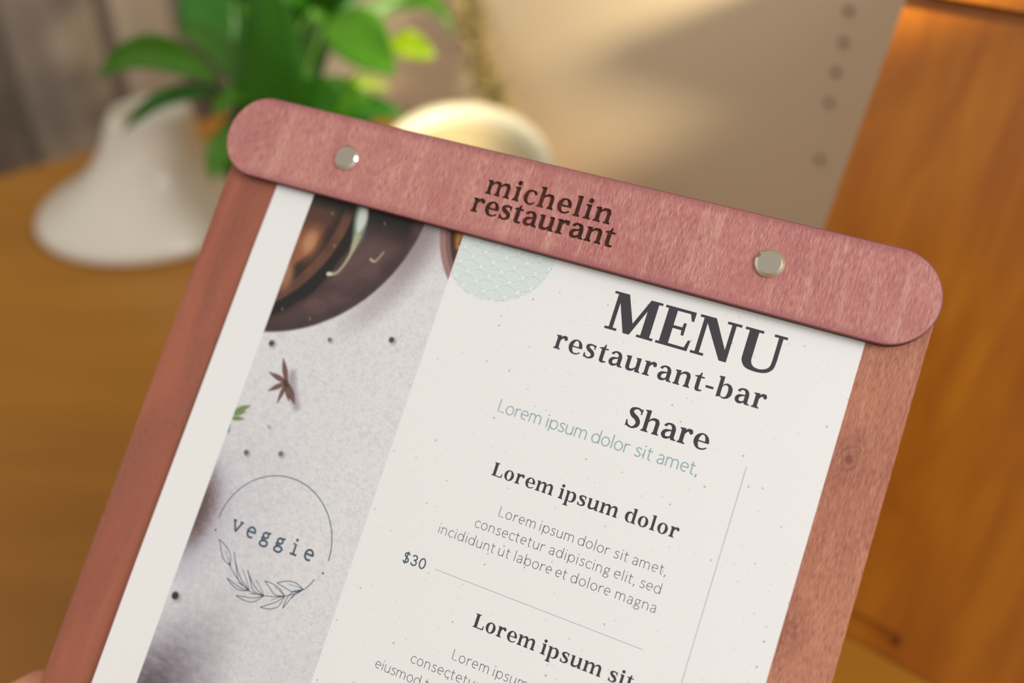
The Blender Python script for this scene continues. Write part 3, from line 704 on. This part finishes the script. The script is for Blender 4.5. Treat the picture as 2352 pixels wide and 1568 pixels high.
# ------------------------------------------------------------------ orange-brown board standing on the table
E_ = Vector((.761039, -.648706, 0)); U_ = Vector((.248276, .291269, .923862)); N_ = Vector((-.599315, -.703095, .382725))
O_ = Vector((.1125, .37445, 0))
M_OR = Matrix(((E_.x, U_.x, N_.x, O_.x), (E_.y, U_.y, N_.y, O_.y), (E_.z, U_.z, N_.z, O_.z), (0, 0, 0, 1)))
om = Mat('orange_stained_wood', .42)
og = om.noise(om.coords((60, 9, 20)), 1, 4, .6, .5); ob = om.noise(om.coords((14, 9, 9)), 1, 3, .5, .4)
oc = om.mix(om.ramp(og, [(.3, BLK), (.7, WHT)]), lin((164, 92, 6)), lin((196, 122, 20)))
om.color(om.mix(om.ramp(ob, [(.35, BLK), (.65, (.7, .7, .7, 1))]), oc, lin((158, 84, 6))))
orange = empty('menu_board', 'orange-brown wooden menu board without a sheet, standing upright on the table at right', 'menu board', M_OR)
bm = bmesh.new()
me = prism('back_board', rrect(0, .249, .0012, .345, .003), -.0035, 0)
bm.from_mesh(me); bpy.data.meshes.remove(me)
me = frombm('back_board', bm); bo = obj('back_board', me, om.m, orange)
slotme = prism('slot_cutter', rrect(.045, .111, .0085, .0158, .0030), -.0030, .01)
cut = bpy.data.objects.new('slot_cutter', slotme); COL.objects.link(cut); cut.matrix_world = M_OR
bo.matrix_parent_inverse = Matrix.Identity(4)
bmod = bo.modifiers.new('slot', 'BOOLEAN'); bmod.operation = 'DIFFERENCE'; bmod.object = cut; bmod.solver = 'EXACT'
bpy.context.view_layer.update()
dg = bpy.context.evaluated_depsgraph_get(); nm = bpy.data.meshes.new_from_object(bo.evaluated_get(dg))
bo.modifiers.clear(); bo.data = nm; bpy.data.objects.remove(cut)
me = prism('clip_bar', stadium(-.004, .253, .3172, .3476, 20), .0022, .0056, .0003, 1); side_slot(me)
obj('clip_bar', me, [om.m, M_BURNT], orange)
for u in (.05, .199):
    o = obj('screw_post', riv, None, orange); o.location = (u, .3324, .0056)
me = prism('support_foot', [(0, 0), (.075, 0), (.06, .02), (.012, .16), (0, .16)], -.002, .002)   # prop behind the board
o = obj('support_foot', me, om.m, orange)
hx = Vector((-N_.x, -N_.y, 0)).normalized(); hz = Vector((0, 0, 1)); hy = hz.cross(hx)
Lw = Matrix(((hx.x, 0, hy.x, 0), (hx.y, 0, hy.y, 0), (0, 1, 0, 0), (0, 0, 0, 1)))
base = O_ + E_ * .078 - N_ * .0035 + hx * .0
shear = [(.0, 0), (.10, 0), (.07, .012), (.098 * .65, .15), (.0 + .0635, .15)]
me2 = prism('support_foot', [(.004, 0), (.11, 0), (.078, .16), (.065, .16)], -.002, .002); o.data = me2; me2.materials.append(om.m)
o.matrix_local = M_OR.inverted() @ Matrix.Translation(base) @ Lw

# ------------------------------------------------------------------ white flared vase
wc = Mat('glossy_white_ceramic', .25, lin((222, 214, 198))).m
prof = [(.098, 0), (.104, .002), (.106, .008), (.104, .013), (.096, .020), (.080, .030), (.063, .043), (.050, .060), (.043, .078), (.039, .094), (.037, .101), (.0345, .105), (.031, .106), (.028, .104), (.026, .095), (0, .085)]
me = lathe('flared_vase', prof, 72)
for p in me.vertices: p.co.x += .022 * max(0, p.co.z / .125) ** 1.3         # the neck leans to the right
v = obj('flared_vase', me, wc, None, True); v.location = (-.342, .806, 0)
tag(v, 'glossy white ceramic vase with wide flared base and leaning neck on the table at left', 'vase')

# ------------------------------------------------------------------ white dish behind the bar
dm = Mat('cream_white_plastic', .35, lin((212, 207, 184))).m
rm_ = Mat('ribbed_beige_insert', .6, lin((205, 188, 150)))
wv = rm_.node('ShaderNodeTexWave', wave_type='BANDS', bands_direction='X'); wv.inputs['Scale'].default_value = 75; wv.inputs['Distortion'].default_value = .6
rm_.l.new(rm_.coords((1, 1, 1), rot=(0, 0, R(25))), wv.inputs['Vector'])
rm_.color(rm_.mix(wv.outputs['Fac'], lin((168, 150, 112)), lin((206, 190, 152)))); rm_.bump(wv.outputs['Fac'], .5, .002)
tilt = R(23); zc = .78
ctr = at(1066, 388, zc)
ax = Vector((.05, -math.sin(tilt), math.cos(tilt))).normalized()
q = ax.to_track_quat('Z', 'Y').to_matrix().to_4x4()
RD = 210 / FPX * zc
bowl_e = empty('bowl', 'cream-white round bowl with thick rim and ribbed beige inside, behind the clip bar', 'bowl', Matrix.Translation((ctr.x, ctr.y, 0)))
prof = [(.028, -.068), (.045, -.062), (RD * .75, -.036), (RD * .97, -.008), (RD, -.001), (RD * .985, .003), (RD * .92, .0035), (RD * .845, .001), (RD * .81, -.005), (RD * .80, -.012)]
me = lathe('bowl_shell', prof, 72); me.transform(Matrix.Translation((0, 0, ctr.z)) @ q)
obj('bowl_shell', me, dm, bowl_e, True)
me = lathe('bowl_insert', [(RD * .80, -.013), (RD * .80, -.0085), (.0, -.010)], 72); me.transform(Matrix.Translation((0, 0, ctr.z)) @ q)
obj('bowl_insert', me, rm_.m, bowl_e)
low = ctr.z + (ax * -.066).z
me = lathe('bowl_foot', [(.036, 0), (.036, .004), (.018, .012), (.016, low - .0), (.026, low + .006)], 40); me.transform(Matrix.Translation((ax.x * -.066, ax.y * -.066, 0)))
obj('bowl_foot', me, dm, bowl_e, True)

# ------------------------------------------------------------------ dried sprig rising behind the bowl
rnd = random.Random(5)
dg_ = Mat('dry_olive_sprig', .8); dg_.color(dg_.mix(dg_.noise(dg_.coords((90, 90, 90)), 1, 2), lin((126, 112, 70)), lin((160, 142, 98)))); dg_ = dg_.m
root = at(1150, 330, .93); root.z = 0.0
spr = empty('dried_sprig', 'thin dried olive-brown sprig rising against the wall behind the cream bowl', 'dried sprig', Matrix.Translation(root))
def tube(pts, rad, n=8):
    V = []; F = []; pts = [Vector(p) for p in pts]
    for i, p in enumerate(pts):
        d = (pts[min(i + 1, len(pts) - 1)] - pts[max(i - 1, 0)]).normalized(); a = d.orthogonal().normalized(); b = d.cross(a)
        r = rad[i] if isinstance(rad, (list, tuple)) else rad
        for k in range(n): t = 2 * math.pi * k / n; V.append(p + a * math.cos(t) * r + b * math.sin(t) * r)
    for i in range(len(pts) - 1):
        for k in range(n): A = i * n + k; B = i * n + (k + 1) % n; F.append((A, B, B + n, A + n))
    F.append(list(range(n))[::-1]); F.append([len(V) - n + k for k in range(n)]); return V, F
def join(parts):
    V = []; F = []
    for v, f in parts: b = len(V); V += list(v); F += [[b + i for i in x] for x in f]
    return V, F
stem = [Vector((0, 0, 0))] + [at(1150 - 14 * k + 6 * math.sin(k), 330 - 58 * k, .93 + .004 * k) - root for k in range(0, 9)]
obj('stem', mesh('stem', *tube(stem, .0008)), dg_, spr, True)
parts = []
for k in range(560):
    s = 1 + rnd.random() * 7.9; i = int(s); p = stem[i].lerp(stem[min(i + 1, 9)], s - i)
    dens = .55 + .45 * math.sin(s * 2.6)
    if rnd.random() > dens + .35: continue
    d = Vector((rnd.uniform(-1, 1), rnd.uniform(-1, 1), rnd.uniform(-.2, 1))).normalized(); L = rnd.uniform(.010, .028) * (1.2 if s < 3 else 1)
    a = d.orthogonal().normalized() * L * .16
    m1 = p + d * L * .5
    parts.append(([p, m1 + a, p + d * L, m1 - a, m1 + d.cross(a).normalized() * L * .08], [(0, 1, 4), (1, 2, 4), (2, 3, 4), (3, 0, 4)]))
obj('sprig_leaves', mesh('sprig_leaves', *join(parts)), dg_, spr)['kind'] = 'stuff'

# ------------------------------------------------------------------ potted leafy plant
def leafmat(name, c1, c2):
    m = Mat(name, .38); m.color(m.mix(m.noise(m.coords((40, 40, 40)), 1, 2), lin(c1), lin(c2)))
    m.b.inputs['Subsurface Weight'].default_value = 0.0
    t = m.node('ShaderNodeBsdfTranslucent'); t.inputs[0].default_value = lin([min(255, int(x * 1.25)) for x in c2])
    ms = m.node('ShaderNodeMixShader'); ms.inputs[0].default_value = .3
    out = m.n['Material Output']; m.l.new(m.b.outputs[0], ms.inputs[1]); m.l.new(t.outputs[0], ms.inputs[2]); m.l.new(ms.outputs[0], out.inputs[0])
    return m.m
LG = leafmat('mid_green_leaf', (60, 118, 10), (86, 144, 20)); LD = leafmat('deep_green_leaf', (34, 92, 16), (56, 122, 22)); LY = leafmat('lime_green_leaf', (128, 164, 10), (158, 184, 24))
potc = Vector((-.185, .70, 0))
plant = empty('potted_plant', 'green broad-leaved houseplant in a pot behind the top left of the held menu', 'plant', Matrix.Translation(potc))
tm = Mat('white_glazed_pot', .3, lin((226, 218, 204))).m
me = lathe('pot', [(.030, 0), (.033, .003), (.043, .078), (.046, .081), (.046, .088), (.042, .088), (.040, .078), (0, .074)], 56); obj('pot', me, tm, plant, True)
me = lathe('soil', [(.0405, .0742), (.0408, .0765), (.02, .080), (0, .081)], 40); obj('soil', me, Mat('dark_potting_soil', .95, lin((52, 36, 26))).m, plant, True)
crown = Vector((0, 0, .085))
def leaf(b, t, w, mat, bend=(0, 0, .02), face=None, cup=.25, n=14, stem_from=None, par=plant, o0=potc):
    b, t = Vector(b) - o0, Vector(t) - o0; bend = Vector(bend)
    mid = (b + t) / 2 + bend
    axis = (t - b).normalized(); view = (Vector((0, 0, CAM_Z)) - o0 - mid).normalized() if face is None else Vector(face).normalized()
    side = axis.cross(view).normalized(); up = side.cross(axis).normalized()
    V = []; F = []; m = 7
    for i in range(n + 1):
        s = i / n; c = b * (1 - s) ** 2 + mid * 2 * s * (1 - s) + t * s * s
        ww = w * (math.sin(math.pi * s ** .8) ** .75) * .5 + .0006 * (1 - s)
        for j in range(m):
            q = (j / (m - 1)) * 2 - 1
            V.append(c + side * ww * q + up * (abs(q) ** 1.6 * cup * ww - .0) + up * .0016 * math.sin(s * 14 + q * 3) * abs(q))
    for i in range(n):
        for j in range(m - 1): a = i * m + j; F.append((a, a + 1, a + m + 1, a + m))
    o = obj('leaf', mesh('leaf', V, F), mat, par, True)
    sd = o.modifiers.new('thickness', 'SOLIDIFY'); sd.thickness = .0006
    st = crown + Vector((rnd.uniform(-.02, .02), rnd.uniform(-.02, .02), -.008))
    k1 = st.lerp(b, .5) + Vector((0, 0, .02)); pts = [st * (1 - s) ** 2 + k1 * 2 * s * (1 - s) + b * s * s for s in [i / 10 for i in range(11)]]
    obj('stem', mesh('stem', *tube(pts, [.0018 - .0007 * i / 10 for i in range(11)], 6)), LG, par, True)
A = at
leaf(A(640, 330, .74), A(612, -90, .66), .046, LD, (0, -.01, 0), cup=.3)
leaf(A(505, 185, .72), A(222, 182, .74), .026, LG, (0, 0, .045), cup=.35)
leaf(A(600, 235, .72), A(400, 60, .73), .022, LG, (.01, 0, .022), cup=.3)
leaf(A(520, 215, .74), A(278, 308, .75), .013, LD, (-.005, 0, .028))
leaf(A(600, 200, .72), A(490, 262, .69), .024, LG, (0, 0, .006), face=(-.3, -.6, .8))
leaf(A(745, 55, .74), A(905, 172, .72), .042, LG, (.012, 0, .012))
leaf(A(895, 95, .78), A(1000, 130, .78), .022, LY, (0, 0, .006))
leaf(A(905, 25, .80), A(1040, 82, .80), .012, LG, (.016, 0, .035))
leaf(A(740, 250, .76), A(935, 268, .76), .022, LD, (0, 0, .012))
leaf(A(560, 300, .72), A(485, 415, .70), .020, LG, (-.012, 0, .006))
leaf(A(520, 110, .78), A(425, -40, .78), .044, LD, (0, 0, 0))
leaf(A(540, 130, .79), A(560, -60, .80), .040, LD, (0, 0, 0))
leaf(A(650, 170, .78), A(780, -60, .80), .016, LG, (.01, 0, .01))
leaf(A(700, 190, .77), A(740, 20, .77), .018, LG, (.005, 0, 0))
leaf(A(660, 280, .75), A(790, 200, .73), .034, LD, (0, 0, .012))
leaf(A(600, 330, .75), A(500, 300, .73), .036, LD, (0, 0, .012))
leaf(A(620, 320, .78), A(560, 110, .78), .040, LD, (0, 0, 0))
leaf(A(700, 320, .77), A(720, 150, .78), .044, LD, (0, 0, 0))
leaf(A(640, 300, .76), A(560, 190, .74), .030, LG, (0, 0, .008))
leaf(A(720, 250, .75), A(850, 225, .73), .030, LG, (0, 0, .014))
leaf(A(760, 110, .79), A(960, -10, .80), .014, LG, (0, 0, .018))
leaf(A(700, 60, .80), A(880, -70, .80), .03, LD, (0, 0, .01))
leaf(A(800, 200, .79), A(800, 330, .77), .034, LD, (.01, 0, .0))
leaf(A(560, 350, .77), A(530, 430, .74), .02, LD, (-.008, 0, .004))
leaf(A(770, 200, .79), A(900, 205, .80), .010, LY, (0, 0, .01))
for k in range(16):
    x = rnd.uniform(520, 760); y = rnd.uniform(-260, -60); s = rnd.choice((-1, 1))
    leaf(A(x, y + 150, .80), A(x + s * rnd.uniform(60, 190), y - rnd.uniform(-60, 120), rnd.uniform(.70, .86)), rnd.uniform(.016, .036), rnd.choice((LG, LD, LD)), (0, 0, .02))

# ------------------------------------------------------------------ hand behind the lower left corner of the held board
skin = Mat('warm_skin', .5, lin((214, 148, 120))); skin.b.inputs['Subsurface Weight'].default_value = .12; skin.b.inputs['Subsurface Radius'].default_value = (.008, .003, .002)
skin = skin.m
def skinned(name, chains, mat, par, lv=2):
    V = []; E = []; RDS = []; keys = {}
    for ch in chains:
        prev = None
        for (p, r) in ch:
            k = tuple(round(c, 5) for c in p)
            if k not in keys: keys[k] = len(V); V.append(p); RDS.append(r)
            if prev is not None: E.append((prev, keys[k]))
            prev = keys[k]
    me = bpy.data.meshes.new(name); me.from_pydata(V, E, []); me.update()
    o = bpy.data.objects.new(name, me); COL.objects.link(o)
    md = o.modifiers.new('skin', 'SKIN'); md.use_smooth_shade = True
    for i, r in enumerate(RDS):
        me.skin_vertices[0].data[i].radius = (r, r); me.skin_vertices[0].data[i].use_root = (i == 0)
    sb = o.modifiers.new('sub', 'SUBSURF'); sb.levels = lv; sb.render_levels = lv
    o.parent = par; me.materials.append(mat); return o
person = empty('person', 'hand of a person gripping the lower left edge of the mauve menu board', 'person', M_HELD)
mm = lambda x, y, z: (x * MM, y * MM, z * MM)
palm = [(mm(-152, -222, -24), .022), (mm(-143, -196, -21), .020), (mm(-133, -176, -18), .015)]
fing = []
for k, (y0, L, rr_) in enumerate(((-170, 1.0, .0083), (-187, 1.08, .0086), (-204, 1.02, .0083), (-220, .84, .0075))):
    r0 = mm(-134 - 2 * k, y0 - 6, -19)
    fing.append([(palm[1][0], .021), (r0, .0105), (mm(-112, y0 + 2, -17), rr_ * 1.05), (mm(-112 + 24 * L, y0 + 4, -13.5), rr_), (mm(-112 + 44 * L, y0 + 4, -12.6), rr_ * .86)])
thumb = [(palm[1][0], .021), (mm(-151, -200, -5), .0125), (mm(-144, -200, 8), .0105), (mm(-124, -206, 10.5), .0095), (mm(-106, -212, 10.6), .0082)]
arm = [(palm[0][0], .024), (mm(-176, -240, -16), .025), (mm(-240, -252, 22), .031), (mm(-310, -246, 66), .038)]
skinned('hand', [arm[::-1], [palm[0], palm[1], palm[2]]] + fing + [thumb], skin, person)
